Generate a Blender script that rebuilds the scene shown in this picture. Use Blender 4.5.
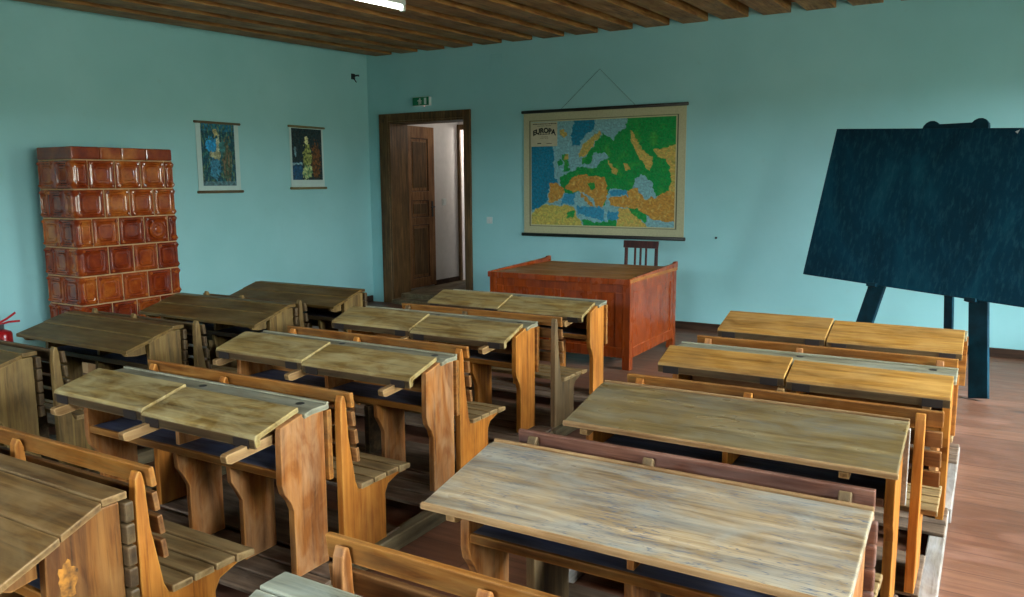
import bpy, math, random
from mathutils import Vector, Matrix, noise
random.seed(7)
for o in list(bpy.data.objects): bpy.data.objects.remove(o)
scene = bpy.context.scene

# ------------------------------------------------------------------ camera
F_PX = 811.58
YAW, PITCH, ROLL = 0.53349, 0.14403, -0.00569
cy, sy, cp, sp = math.cos(YAW), math.sin(YAW), math.cos(PITCH), math.sin(PITCH)
fwd = Vector((-sy*cp, cy*cp, -sp)); rgt = Vector((cy, sy, 0)); upv = rgt.cross(fwd)
cr, sr = math.cos(ROLL), math.sin(ROLL)
r2 = rgt*cr + upv*sr; u2 = -rgt*sr + upv*cr
cam_d = bpy.data.cameras.new('camera'); cam = bpy.data.objects.new('camera', cam_d)
scene.collection.objects.link(cam)
m = Matrix((r2, u2, -fwd)).transposed().to_4x4(); m.translation = Vector((7.227, -8.51, 1.62))
cam.matrix_world = m
cam_d.sensor_width = 36; cam_d.lens = F_PX/1024*36; cam_d.clip_start = .02
scene.camera = cam

# ------------------------------------------------------------------ world, light, exposure
scene.view_settings.view_transform = 'Standard'; scene.view_settings.look = 'None'
scene.view_settings.gamma = 1; scene.view_settings.use_curve_mapping = False
scene.view_settings.exposure = 0.66
w = bpy.data.worlds.new('world'); scene.world = w; w.use_nodes = True
w.node_tree.nodes['Background'].inputs[0].default_value = (.62, .80, 1, 1)
w.node_tree.nodes['Background'].inputs[1].default_value = 0.9
ROOM_X1, ROOM_Y0, CEIL = 9.3, -11.0, 3.33
def daylight(name, loc, rot, sx, sz, power, col):
    l = bpy.data.lights.new(name, 'AREA'); l.shape = 'RECTANGLE'; l.size = sx; l.size_y = sz
    l.energy = power; l.color = col; l.spread = math.radians(150)
    o = bpy.data.objects.new(name, l); o.location = loc; o.rotation_euler = rot
    scene.collection.objects.link(o)
# window openings of the right wall (y0, y1) and of the rear wall (x0, x1)
WZ0, WZ1 = .9, 2.6
RIGHT_WIN = [(-2.9, -1.5), (-5.7, -4.3), (-8.5, -7.1)]
REAR_WIN = [(1.6, 3.0), (5.2, 6.6)]
DAY = (.74, .88, .98)
# open sky outside the windows: its light falls in under the window heads
daylight('sky_daylight', (ROOM_X1+4.2, -4.9, 4.25), (0, math.radians(68), 0), 3.4, 10.0, 3900, DAY)
daylight('sky_daylight', (4.1, ROOM_Y0-4.2, 4.25), (math.radians(68), 0, 0), 8.0, 3.4, 2300, DAY)
# light sent back up from the ground outside
for a, b in RIGHT_WIN:
    daylight('ground_daylight', (ROOM_X1+.40, (a+b)/2, (WZ0+WZ1)/2), (0, math.radians(90), 0), WZ1-WZ0, b-a, 34, (.96, 1, .74))

# ------------------------------------------------------------------ materials
def lin(c):
    return tuple(((v/255)/12.92 if v/255 <= .04045 else ((v/255+.055)/1.055)**2.4) for v in c) + (1,)
class NT:
    def __init__(s, name):
        s.m = bpy.data.materials.new(name); s.m.use_nodes = True; s.t = s.m.node_tree
        s.b = s.t.nodes['Principled BSDF']
    def n(s, typ, **kw):
        nd = s.t.nodes.new(typ)
        for k, v in kw.items():
            if k.startswith('i_'):
                key = k[2:]; key = int(key) if key.isdigit() else key.replace('_', ' ')
                nd.inputs[key].default_value = v
            else: setattr(nd, k, v)
        return nd
    def l(s, a, b): s.t.links.new(a, b)
    def ramp(s, fac, stops):
        r = s.n('ShaderNodeValToRGB'); e = r.color_ramp.elements
        while len(e) < len(stops): e.new(.5)
        for i, (p, c) in enumerate(stops):
            e[i].position = p; e[i].color = c if len(c) == 4 else tuple(c)+(1,)
        s.l(fac, r.inputs[0]); return r.outputs[0]
    def mix(s, fac, a, b, mode='MIX'):
        x = s.n('ShaderNodeMix', data_type='RGBA', blend_type=mode)
        if isinstance(fac, (int, float)): x.inputs[0].default_value = fac
        else: s.l(fac, x.inputs[0])
        for v, k in ((a, 6), (b, 7)):
            if isinstance(v, tuple): x.inputs[k].default_value = v
            else: s.l(v, x.inputs[k])
        return x.outputs[2]
    def coords(s, randomise=True, kind='Object'):
        tc = s.n('ShaderNodeTexCoord'); out = tc.outputs[kind]
        if randomise:
            oi = s.n('ShaderNodeObjectInfo'); vm = s.n('ShaderNodeVectorMath', operation='SCALE')
            cmb = s.n('ShaderNodeCombineXYZ')
            for k in range(3): s.l(oi.outputs['Random'], cmb.inputs[k])
            s.l(cmb.outputs[0], vm.inputs[0]); vm.inputs[3].default_value = 37.0
            ad = s.n('ShaderNodeVectorMath', operation='ADD'); s.l(out, ad.inputs[0]); s.l(vm.outputs[0], ad.inputs[1])
            out = ad.outputs[0]
        return out
    def noise(s, co, scale, detail=4, rough=.55, stretch=(1, 1, 1), rot=(0, 0, 0), dist=0):
        mp = s.n('ShaderNodeMapping'); mp.inputs['Scale'].default_value = stretch; mp.inputs['Rotation'].default_value = rot
        s.l(co, mp.inputs[0])
        nz = s.n('ShaderNodeTexNoise'); nz.inputs['Scale'].default_value = scale; nz.inputs['Detail'].default_value = detail
        nz.inputs['Roughness'].default_value = rough; nz.inputs['Distortion'].default_value = dist
        s.l(mp.outputs[0], nz.inputs['Vector']); return nz.outputs[0]
    def bump(s, h, strength=.3, dist=.01):
        b = s.n('ShaderNodeBump'); b.inputs['Strength'].default_value = strength; b.inputs['Distance'].default_value = dist
        s.l(h, b.inputs['Height']); s.l(b.outputs[0], s.b.inputs['Normal'])

def wood(name, dark, mid, light, grain='X', wear=None, wear_amt=.5, rough=.5, scratches=0, spec=.28, grain_scale=1.0, kind='Object', edge_wear=.75):
    """grain along X, Y or Z; wear = a second colour rubbed in patches; scratches = ink-like scribbles"""
    s = NT(name); co = s.coords(kind=kind)
    st = {'X': (.9, 14, 14), 'Y': (14, .9, 14), 'Z': (14, 14, .9)}[grain]
    g = s.noise(co, 2.2*grain_scale, 8, .62, st, dist=.5)
    dark = tuple(v*.78 for v in dark); mid = tuple(v*.95 for v in mid)
    col = s.ramp(g, [(.30, lin(dark)), (.5, lin(mid)), (.70, lin(light))])
    fine = s.noise(co, 5.5, 5, .7, tuple(v*2.2 if v > 2 else .5 for v in st), dist=.2)
    col = s.mix(s.ramp(fine, [(.30, (.65,)*3), (.44, (0, 0, 0))]), col, lin(tuple(v*.75 for v in dark)))
    big = s.noise(co, 2.6, 3, .6, tuple(1 if v < 2 else 2.2 for v in st))
    col = s.mix(s.ramp(big, [(.35, (0, 0, 0)), (.7, (1, 1, 1))]), col, s.mix(.6, col, lin(dark)))
    if wear:
        wz = s.noise(co, 3.7, 5, .6, tuple(1.2 if v < 2 else 3.0 for v in st), dist=.8)
        fac = s.ramp(wz, [(.40, (0, 0, 0)), (.68, (wear_amt,)*3)])
        col = s.mix(fac, col, lin(wear))
    if scratches:
        for k, rz in enumerate((.9, 1.35, -.85)):
            sc = s.noise(co, 6, 2, .5, (1.1, 16, 1), (0, 0, rz), dist=.5)
            f = s.ramp(sc, [(.478, (0, 0, 0)), (.5, (scratches,)*3), (.522, (0, 0, 0))])
            msk = s.ramp(s.noise(co, 3+k, 2), [(.45, (0, 0, 0)), (.6, (1, 1, 1))])
            f2 = s.mix(1.0, f, msk, 'MULTIPLY')
            col = s.mix(f2, col, lin((84, 94, 108)))
    # knots
    vo = s.n('ShaderNodeTexVoronoi'); vo.inputs['Scale'].default_value = 3.1
    mp = s.n('ShaderNodeMapping'); mp.inputs['Scale'].default_value = tuple(.55 if v < 2 else 1.1 for v in st)
    s.l(co, mp.inputs[0]); s.l(mp.outputs[0], vo.inputs['Vector'])
    kn = s.ramp(vo.outputs['Distance'], [(.035, (.75,)*3), (.075, (0, 0, 0))])
    col = s.mix(kn, col, lin(tuple(v*.45 for v in dark)))
    # edges rubbed pale by use
    bv_ = s.n('ShaderNodeBevel', samples=4); bv_.inputs['Radius'].default_value = .010
    ge = s.n('ShaderNodeNewGeometry'); dt = s.n('ShaderNodeVectorMath', operation='DOT_PRODUCT')
    s.l(bv_.outputs[0], dt.inputs[0]); s.l(ge.outputs['Normal'], dt.inputs[1])
    ed = s.ramp(dt.outputs['Value'], [(.82, (edge_wear,)*3), (.995, (0, 0, 0))])
    ed = s.mix(1.0, ed, s.ramp(s.noise(co, 7, 4), [(.35, (.25,)*3), (.6, (1, 1, 1))]), 'MULTIPLY')
    col = s.mix(ed, col, lin(tuple(min(235, v*1.15+16) for v in light)))
    s.l(col, s.b.inputs['Base Color'])
    rr = s.ramp(big, [(.3, (rough-.1,)*3), (.7, (rough+.12,)*3)]); s.l(rr, s.b.inputs['Roughness'])
    s.b.inputs['Specular IOR Level'].default_value = spec
    s.bump(g, .25, .006)
    return s.m

def plain(name, col, rough=.5, metal=0, noise_amt=.12, scale=12, spec=.5, coat=0):
    s = NT(name); co = s.coords()
    c = lin(col); z = s.noise(co, scale, 4)
    dk = tuple(v*(1-noise_amt*2) for v in c[:3])+(1,); lt = tuple(min(1, v*(1+noise_amt)) for v in c[:3])+(1,)
    s.l(s.ramp(z, [(.3, dk), (.7, lt)]), s.b.inputs['Base Color'])
    s.b.inputs['Roughness'].default_value = rough; s.b.inputs['Metallic'].default_value = metal
    s.b.inputs['Specular IOR Level'].default_value = spec; s.b.inputs['Coat Weight'].default_value = coat
    return s.m

def plaster():
    s = NT('wall_plaster'); co = s.coords(False)
    a = s.noise(co, .8, 4); b = s.noise(co, 9, 5)
    c = s.ramp(a, [(.3, lin((146, 200, 200))), (.7, lin((160, 211, 212)))])
    c = s.mix(s.ramp(b, [(.62, (0, 0, 0)), (.8, (.25,)*3)]), c, lin((150, 185, 180)))
    s.l(c, s.b.inputs['Base Color']); s.b.inputs['Roughness'].default_value = .85
    s.b.inputs['Specular IOR Level'].default_value = .2
    s.bump(s.noise(co, 6, 6), .15, .02); return s.m

def plank_floor():
    s = NT('floor_boards'); co = s.coords(False)
    br = s.n('ShaderNodeTexBrick'); br.offset = .37; br.squash = 1
    br.inputs['Scale'].default_value = 1; br.inputs['Brick Width'].default_value = 3.3; br.inputs['Row Height'].default_value = .21
    br.inputs['Mortar Size'].default_value = .004; br.inputs['Mortar Smooth'].default_value = .3
    br.inputs['Color1'].default_value = (0, 0, 0, 1); br.inputs['Color2'].default_value = (1, 1, 1, 1); br.inputs['Mortar'].default_value = (.5, .5, .5, 1)
    s.l(co, br.inputs['Vector'])
    tone = s.ramp(br.outputs['Color'], [(0, lin((108, 70, 50))), (.5, lin((122, 80, 58))), (1, lin((134, 90, 66)))])
    g = s.noise(co, 2.4, 8, .65, (.8, 13, 1), dist=.6)
    col = s.mix(s.ramp(g, [(.3, (.75,)*3), (.6, (0, 0, 0))]), tone, lin((84, 50, 36)))
    blot = s.noise(co, 2.1, 5, .6, (1, 2.4, 1), dist=.9)
    col = s.mix(s.ramp(blot, [(.52, (0, 0, 0)), (.72, (.6,)*3)]), col, lin((148, 104, 84)))
    vo = s.n('ShaderNodeTexVoronoi'); vo.inputs['Scale'].default_value = 2.3
    mp = s.n('ShaderNodeMapping'); mp.inputs['Scale'].default_value = (.5, 1.3, 1); s.l(co, mp.inputs[0]); s.l(mp.outputs[0], vo.inputs['Vector'])
    col = s.mix(s.ramp(vo.outputs['Distance'], [(.05, (.8,)*3), (.13, (0, 0, 0))]), col, lin((52, 30, 26)))
    col = s.mix(s.ramp(br.outputs['Fac'], [(0, (0, 0, 0)), (1, (.6,)*3)]), col, lin((60, 36, 28)))
    s.l(col, s.b.inputs['Base Color'])
    s.l(s.ramp(blot, [(.3, (.42,)*3), (.7, (.6,)*3)]), s.b.inputs['Roughness'])
    s.bump(g, .2, .006); return s.m

def stove_tile():
    s = NT('glazed_tile'); co = s.coords(False)
    gi = s.n('ShaderNodeNewGeometry'); ns = s.noise(co, 9, 4)
    vo = s.n('ShaderNodeMath', operation='MULTIPLY_ADD'); s.l(gi.outputs['Random Per Island'], vo.inputs[0]); vo.inputs[1].default_value = .34; ml = s.n('ShaderNodeMath', operation='MULTIPLY'); s.l(ns, ml.inputs[0]); ml.inputs[1].default_value = .72; s.l(ml.outputs[0], vo.inputs[2]); vo = vo.outputs[0]
    c = s.ramp(vo, [(.2, lin((84, 26, 12))), (.42, lin((128, 46, 16))), (.6, lin((156, 70, 22))), (.8, lin((188, 108, 42)))])
    c = s.mix(s.ramp(s.noise(co, 38, 4), [(.55, (0, 0, 0)), (.75, (.5,)*3)]), c, lin((90, 30, 12)))
    s.l(c, s.b.inputs['Base Color']); s.b.inputs['Roughness'].default_value = .16
    s.b.inputs['Coat Weight'].default_value = .4; s.b.inputs['Coat Roughness'].default_value = .08
    s.bump(s.noise(co, 22, 3), .25, .01); return s.m

def slate():
    s = NT('blackboard_face'); co = s.coords(False)
    a = s.noise(co, 2.0, 6, .6, (1, 1, .45), dist=1.0); b = s.noise(co, 6, 6, .7, (6, 6, .6))
    c = s.ramp(a, [(.3, lin((2, 42, 58))), (.55, lin((4, 60, 80))), (.78, lin((24, 92, 108)))])
    c = s.mix(s.ramp(b, [(.5, (0, 0, 0)), (.75, (.5,)*3)]), c, lin((56, 108, 118)))
    s.l(c, s.b.inputs['Base Color']); s.b.inputs['Roughness'].default_value = .55; s.b.inputs['Specular IOR Level'].default_value = .18; return s.m

def vcol(name, rough=.7):
    s = NT(name); a = s.n('ShaderNodeVertexColor'); a.layer_name = 'Col'; co = s.coords(False)
    c = s.mix(s.ramp(s.noise(co, 60, 3), [(.4, (0, 0, 0)), (.8, (.25,)*3)]), a.outputs[0], (.16, .15, .10, 1))
    s.l(c, s.b.inputs['Base Color']); s.b.inputs['Roughness'].default_value = rough
    s.b.inputs['Specular IOR Level'].default_value = .25; return s.m

def emit(name, col, strength):
    s = NT(name); s.b.inputs['Base Color'].default_value = (1, 1, 1, 1)
    s.b.inputs['Emission Color'].default_value = col+(1,); s.b.inputs['Emission Strength'].default_value = strength
    return s.m

M = {}
M['wall'] = plaster(); M['floor'] = plank_floor()
# worn yellow-brown lids with greenish-grey patina
def topset(p, lid, ledge, panelc):
    pass
M['lid'] = wood('lid_wood', (104, 74, 32), (152, 120, 62), (182, 152, 90), 'X', (190, 174, 126), .6, .5)
M['lid_yellow'] = wood('lid_yellow_wood', (124, 78, 26), (176, 122, 50), (204, 152, 76), 'X', (190, 150, 92), .4, .5)
M['ledge'] = wood('ledge_wood', (98, 88, 66), (142, 134, 106), (170, 162, 132), 'X', (146, 146, 130), .6, .5)
M['plaintop'] = wood('plain_top_wood', (104, 82, 44), (134, 110, 66), (156, 132, 88), 'X', (134, 128, 106), .5, .32, scratches=.35, spec=.5)
M['scratchtop'] = wood('scratched_top_wood', (132, 104, 72), (178, 150, 112), (206, 182, 146), 'X', (156, 158, 150), .6, .36, spec=.45, scratches=1.0)
M['boardtop'] = wood('board_top_wood', (90, 60, 30), (130, 94, 50), (156, 120, 74), 'X', (138, 114, 78), .5, .5)
M['darktop'] = wood('dark_top_wood', (74, 50, 20), (110, 80, 36), (132, 100, 50), 'X', (116, 94, 50), .5, .42)
M['greytop'] = wood('grey_top_wood', (96, 92, 76), (140, 136, 112), (166, 162, 136), 'X', (160, 166, 152), .6, .5)
M['orange'] = wood('orange_pine', (138, 72, 18), (188, 110, 34), (210, 138, 58), 'Z', (204, 136, 60), .3, .5)
M['brown'] = wood('brown_pine', (118, 62, 18), (168, 98, 38), (192, 126, 60), 'Z', (196, 152, 108), .45, .55)
M['deepbrown'] = wood('deep_brown_side_wood', (76, 40, 14), (124, 74, 28), (148, 98, 46), 'Z', (138, 100, 58), .4, .5)
M['dull'] = wood('dull_brown_wood', (76, 56, 34), (112, 86, 54), (136, 108, 72), 'Z', (120, 100, 70), .4, .55)
M['darkpanel'] = wood('dark_side_wood', (78, 54, 24), (122, 92, 46), (148, 118, 66), 'Z', (140, 116, 70), .4, .55)
M['rail'] = wood('rail_wood', (100, 52, 14), (150, 88, 28), (182, 118, 48), 'X', (170, 130, 74), .35, .5)
M['rail_low'] = wood('lower_rail_wood', (84, 46, 18), (124, 76, 34), (156, 106, 56), 'X', (140, 100, 60), .35, .5)
M['rail_dark'] = wood('dark_rail_wood', (56, 38, 20), (84, 60, 34), (108, 82, 50), 'X', (90, 80, 56), .35, .5)
M['rail_red'] = wood('red_brown_rail_wood', (74, 42, 30), (112, 68, 50), (146, 98, 76), 'X', (130, 104, 96), .4, .5)
M['seat'] = wood('seat_wood', (98, 70, 38), (144, 110, 66), (172, 140, 94), 'X', (160, 136, 96), .6, .5)
M['edge'] = wood('pale_edge_wood', (124, 84, 46), (162, 118, 72), (186, 146, 98), 'X', (180, 150, 110), .4, .5)
M['shelf'] = wood('ink_stained_shelf', (56, 54, 62), (88, 88, 102), (124, 120, 126), 'X', (84, 94, 128), .5, .5)
M['arm'] = wood('support_arm_wood', (120, 80, 40), (166, 122, 72), (194, 152, 100), 'Y', (180, 146, 104), .4, .5)
M['greyrunner'] = wood('grey_runner_wood', (112, 96, 84), (150, 136, 122), (178, 166, 152), 'Y', (170, 166, 164), .5, .6)
M['runner'] = wood('runner_wood', (88, 72, 48), (124, 104, 72), (150, 130, 96), 'Y', (130, 122, 98), .4, .6)
M['foot'] = wood('footboard_wood', (70, 52, 38), (108, 84, 64), (136, 112, 90), 'X', (140, 120, 104), .4, .6)
M['ceil'] = wood('ceiling_wood', (84, 44, 14), (140, 84, 34), (180, 120, 60), 'Y', (170, 116, 60), .35, .6)
M['beam'] = wood('beam_wood', (104, 58, 22), (164, 104, 48), (200, 144, 78), 'Y', (186, 140, 84), .35, .55)
M['door'] = wood('door_wood', (88, 54, 26), (136, 90, 50), (166, 118, 72), 'Z', (150, 110, 70), .35, .5)
M['frame'] = wood('door_frame_wood', (62, 42, 22), (100, 70, 38), (128, 94, 56), 'Z', (112, 86, 52), .35, .5)
M['base'] = wood('baseboard_wood', (44, 28, 18), (66, 44, 30), (86, 60, 42), 'X', None, .3, .6)
M['cherry'] = wood('cherry_veneer', (122, 44, 10), (150, 60, 16), (168, 76, 26), 'Z', (176, 78, 26), .3, .262, spec=.5)
M['cherry_top'] = wood('cherry_desk_top', (140, 76, 30), (176, 110, 48), (196, 130, 64), 'X', (186, 118, 54), .3, .42, spec=.3)
M['chairwood'] = wood('dark_red_chair_wood', (44, 16, 12), (74, 28, 20), (98, 42, 30), 'Z', None, .3, .35)
M['grout'] = plain('tile_grout', (190, 150, 104), .8)
M['tile'] = stove_tile(); M['slate'] = slate()
M['easel'] = plain('easel_paint', (6, 52, 66), .5, spec=.25, noise_amt=.25, scale=9)
M['metal'] = plain('dark_iron', (40, 28, 22), .6, .2)
M['steel'] = plain('steel', (120, 124, 124), .35, .9)
M['ink'] = plain('dark_inkwell', (16, 18, 24), .4)
M['red'] = plain('red_paint', (190, 20, 26), .3, coat=.4)
M['black'] = plain('black_rubber', (22, 22, 24), .5)
M['white'] = plain('white_plastic', (205, 212, 208), .4, noise_amt=.03)
M['paper'] = plain('aged_paper', (196, 188, 156), .8, noise_amt=.06)
M['posterpaper'] = plain('poster_paper', (190, 214, 208), .8, noise_amt=.03)
M['blackrod'] = plain('black_rod', (30, 28, 22), .45)
M['brownrod'] = plain('brown_rod', (104, 84, 52), .5)
M['olive'] = plain('olive_rod', (128, 116, 72), .5)
M['green'] = plain('exit_green', (8, 120, 78), .4, noise_amt=.04)
M['picture'] = vcol('painted_picture', .55); M['map'] = vcol('map_print')
M['cord'] = plain('dark_cord', (96, 116, 106), .8)
M['printink'] = plain('print_ink', (30, 38, 30), .8)
M['corr'] = plain('corridor_plaster', (206, 200, 194), .9, noise_amt=.03)
M['tube'] = emit('fluorescent_tube', (.90, 1.0, .86), 10)
M['redlamp'] = emit('red_pilot_lamp', (1, .25, .25), .8)
M['glass'] = plain('window_bar_paint', (200, 200, 190), .5)

# ------------------------------------------------------------------ mesh helpers
class MB:
    def __init__(s): s.v = []; s.f = []
    def add(s, vs, fs):
        b = len(s.v); s.v += [tuple(p) for p in vs]; s.f += [tuple(i+b for i in f) for f in fs]; return s
    def box(s, x0, x1, y0, y1, z0, z1):
        return s.add([(x, y, z) for z in (z0, z1) for y in (y0, y1) for x in (x0, x1)],
            [(0, 2, 3, 1), (4, 5, 7, 6), (0, 1, 5, 4), (2, 6, 7, 3), (0, 4, 6, 2), (1, 3, 7, 5)])
    def prism(s, prof, x0, x1):
        """profile of (v, z), v = distance towards the camera side (-y), extruded along x"""
        a = sum(prof[i][0]*prof[(i+1) % len(prof)][1]-prof[(i+1) % len(prof)][0]*prof[i][1] for i in range(len(prof)))
        if a > 0: prof = prof[::-1]
        n = len(prof)
        vs = [(x0, -v, z) for v, z in prof]+[(x1, -v, z) for v, z in prof]
        fs = [tuple(range(n)), tuple(range(2*n-1, n-1, -1))]+[(i, i+n, (i+1) % n+n, (i+1) % n) for i in range(n)]
        return s.add(vs, fs)
    def mat(s, mt):
        s.v = [tuple(mt @ Vector(p)) for p in s.v]; return s
    def tube(s, pts, r, n=10, cap=True):
        pts = [Vector(p) for p in pts]; rs = r if isinstance(r, (list, tuple)) else [r]*len(pts)
        vs = []; fs = []
        for i, p in enumerate(pts):
            d = (pts[min(i+1, len(pts)-1)]-pts[max(i-1, 0)]).normalized()
            a = d.orthogonal().normalized() if i == 0 else (a-d*a.dot(d)).normalized()
            b = d.cross(a)
            for k in range(n):
                t = 2*math.pi*k/n; vs.append(p+(a*math.cos(t)+b*math.sin(t))*rs[i])
        for i in range(len(pts)-1):
            for k in range(n):
                fs.append((i*n+k, i*n+(k+1) % n, (i+1)*n+(k+1) % n, (i+1)*n+k))
        if cap: fs += [tuple(range(n-1, -1, -1)), tuple(range((len(pts)-1)*n, len(pts)*n))]
        return s.add(vs, fs)
    def build(s, name, mat, parent=None, bevel=0, smooth=False, loc=None):
        me = bpy.data.meshes.new(name); me.from_pydata(s.v, [], s.f); me.validate(); me.update()
        me.materials.append(mat); o = bpy.data.objects.new(name, me); scene.collection.objects.link(o)
        if parent: o.parent = parent
        if loc: o.location = loc
        if smooth: me.polygons.foreach_set('use_smooth', [True]*len(me.polygons))
        if bevel:
            b = o.modifiers.new('bevel', 'BEVEL'); b.width = bevel; b.segments = 2; b.limit_method = 'ANGLE'; b.angle_limit = math.radians(35)
        return o
def tag(o, label=None, cat=None, group=None, kind=None):
    if label: o['label'] = label
    if cat: o['category'] = cat
    if group: o['group'] = group
    if kind: o['kind'] = kind
    return o
def empty(name, loc, label, cat, rz=0, group=None):
    o = bpy.data.objects.new(name, None); o.empty_display_size = .1; o.location = loc; o.rotation_euler[2] = rz
    scene.collection.objects.link(o); return tag(o, label, cat, group)
def struct(o, label=None): return tag(o, label, kind='structure')

# ------------------------------------------------------------------ room shell
T = .33
struct(MB().box(-.5, ROOM_X1+.5, ROOM_Y0-.5, 0, -.1, 0).build('floor', M['floor']))
DX0, DX1, DZ = .36, 1.565, 2.40
wb = MB(); wb.box(-.5, DX0, 0, T, -.1, 3.5).box(DX1, ROOM_X1+.5, 0, T, -.1, 3.5).box(DX0, DX1, 0, T, DZ, 3.5)
struct(wb.build('wall_back', M['wall']))
struct(MB().box(-.5, 0, ROOM_Y0-.5, 0, -.1, 3.5).build('wall_left', M['wall']))
def holed(axis, lo, hi, p0, p1, wins):
    mb = MB(); cur = lo
    def bx(a, b, z0, z1):
        if axis == 'y': mb.box(p0, p1, a, b, z0, z1)
        else: mb.box(a, b, p0, p1, z0, z1)
    for a, b in sorted(wins):
        bx(cur, a, -.1, 3.5); bx(a, b, -.1, WZ0); bx(a, b, WZ1, 3.5); cur = b
    bx(cur, hi, -.1, 3.5); return mb
struct(holed('y', ROOM_Y0-.35, 0, ROOM_X1, ROOM_X1+.35, RIGHT_WIN).build('wall_right', M['wall']))
struct(holed('x', -.5, ROOM_X1+.35, ROOM_Y0-.35, ROOM_Y0, REAR_WIN).build('wall_front', M['wall']))
wn = 0
for axis, wins in (('y', RIGHT_WIN), ('x', REAR_WIN)):
    for a, b in wins:
        mb = MB(); wn += 1
        def bb(u0, u1, z0, z1):
            if axis == 'y': mb.box(ROOM_X1+.15, ROOM_X1+.20, u0, u1, z0, z1)
            else: mb.box(u0, u1, ROOM_Y0-.20, ROOM_Y0-.15, z0, z1)
        bb(a, a+.05, WZ0, WZ1); bb(b-.05, b, WZ0, WZ1); bb(a+.05, b-.05, WZ0, WZ0+.05); bb(a+.05, b-.05, WZ1-.05, WZ1)
        bb((a+b)/2-.03, (a+b)/2+.03, WZ0+.05, WZ1-.05); bb(a+.05, (a+b)/2-.03, 2.0, 2.04); bb((a+b)/2+.03, b-.05, 2.0, 2.04)
        struct(mb.build('window_%d' % wn, M['glass'], bevel=.004))
# ceiling boards with lower boards running towards the back wall
SAG = Matrix(((1, 0, 0, 0), (0, 1, 0, 0), (0, .027, 1, 0), (0, 0, 0, 1)))      # the ceiling falls slightly towards the rear of the room
struct(MB().box(-.5, ROOM_X1+.5, ROOM_Y0-.5, T, CEIL, CEIL+.12).mat(SAG).build('ceiling', M['ceil']))
k = 0; xr = .43
while xr < ROOM_X1+.3:
    k += 1
    struct(MB().box(max(0.005, xr-.27), min(xr, ROOM_X1), ROOM_Y0, -.002, CEIL-.095, CEIL-.001).mat(SAG).build('trim_%d' % k, M['beam'], bevel=.006)); xr += .4137
# baseboards
struct(MB().box(DX1+.075, ROOM_X1, -.022, -.001, .001, .085).build('baseboard_back', M['base'], bevel=.003))
struct(MB().box(.001, .022, ROOM_Y0, -.03, .001, .085).build('baseboard_left', M['base'], bevel=.003))

# ------------------------------------------------------------------ doorway, door leaf and the passage behind
struct(MB().box(.205, .352, -.035, -.002, .001, 2.49).box(1.535, 1.635, -.035, -.002, .001, 2.49).box(.352, 1.535, -.035, -.002, 2.395, 2.49)
    .box(.352, .382, -.03, T+.02, .001, 2.395).box(1.534, 1.56, -.03, T+.02, .001, 2.395).box(.382, 1.534, -.03, T+.02, 2.37, 2.395)
    .build('trim_90', M['frame'], bevel=.006), 'dark wooden door surround with a deep lined reveal')
struct(MB().box(-.3, 2.4, T+.001, 4.6, -.02, .12).box(DX0+.025, 1.495, -.08, T, .001, .06).box(DX0+.025, 1.495, .12, T, .06, .12).build('floor_passage', M['runner']), 'worn wooden step and raised floor behind the doorway')
def leaf():
    o = struct(bpy.data.objects.new('door_1', None), 'open brown panelled door leaf folded back into the passage'); scene.collection.objects.link(o)
    x1, y0, y1, z0, z1 = .325, .345, 1.02, .14, 2.37
    mb = MB().box(x1-.04, x1-.015, y0, y1, z0, z1)
    mb.box(x1-.015, x1, y0, y0+.14, z0, z1).box(x1-.015, x1, y1-.14, y1, z0, z1)
    rows = [(z0, z0+.13), (1.02, 1.12), (1.36, 1.48), (z1-.16, z1)]
    for a, b in rows: mb.box(x1-.015, x1, y0+.14, y1-.14, a, b)
    mb.build('door_leaf', M['door'], o, bevel=.004)
    for a, b in ((z0+.13, 1.02), (1.12, 1.36), (1.48, z1-.16)):
        p = MB().box(x1-.015, x1-.006, y0+.18, y1-.18, a+.05, b-.05); p.build('door_panel', M['frame'], o, bevel=.004)
        q = MB()
        for s_ in (0, 1):
            q.box(x1-.015, x1-.004, y0+.14, y1-.14, (a, b-.012)[s_], (a+.012, b)[s_])
            q.box(x1-.015, x1-.004, (y0+.14, y1-.152)[s_], (y0+.152, y1-.14)[s_], a+.012, b-.012)
        q.build('panel_moulding', M['base'], o)
    h = MB().box(x1, x1+.006, y1-.09, y1-.05, 1.12, 1.34).tube([(x1+.006, y1-.07, 1.26), (x1+.045, y1-.07, 1.26), (x1+.05, y1-.16, 1.255)], .009)
    tag(h.build('door_handle', M['black'], o), 'black lever handle and plate')
leaf()
struct(MB().box(.13, .28, T+.001, 1.70, .12, 2.9).build('wall_passage_left', M['corr']))
struct(MB().box(.281, .30, T+.7, 1.69, .12, .19).build('baseboard_passage', M['base']))
struct(MB().box(.20, .31, 1.705, 1.86, .12, 2.9).box(.31, .50, 1.705, 1.86, 2.45, 2.9).box(.50, 2.4, 1.705, 1.86, .12, 2.9).build('wall_passage_back', M['corr']))
struct(MB().box(.283, .332, 1.66, 1.70, .12, 2.45).box(.48, .56, 1.66, 1.70, .12, 2.45).box(.332, .48, 1.66, 1.70, 2.37, 2.45).build('trim_91', M['frame'], bevel=.004))
struct(MB().box(2.0, 2.1, T+.001, 1.70, .12, 2.9).build('wall_passage_right', M['corr']))
struct(MB().box(-.3, 2.4, T+.001, 4.6, 2.9, 3.0).build('ceiling_passage', M['corr']))
struct(MB().box(-.2, 1.6, 2.9, 3.0, .12, 2.9).build('wall_far_room', M['corr']))
l = bpy.data.lights.new('passage_lamp', 'POINT'); l.energy = 6; l.color = (1, .93, .88); l.shadow_soft_size = .2
lo = bpy.data.objects.new('passage_lamp', l); lo.location = (1.25, 1.1, 2.5); scene.collection.objects.link(lo)
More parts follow.
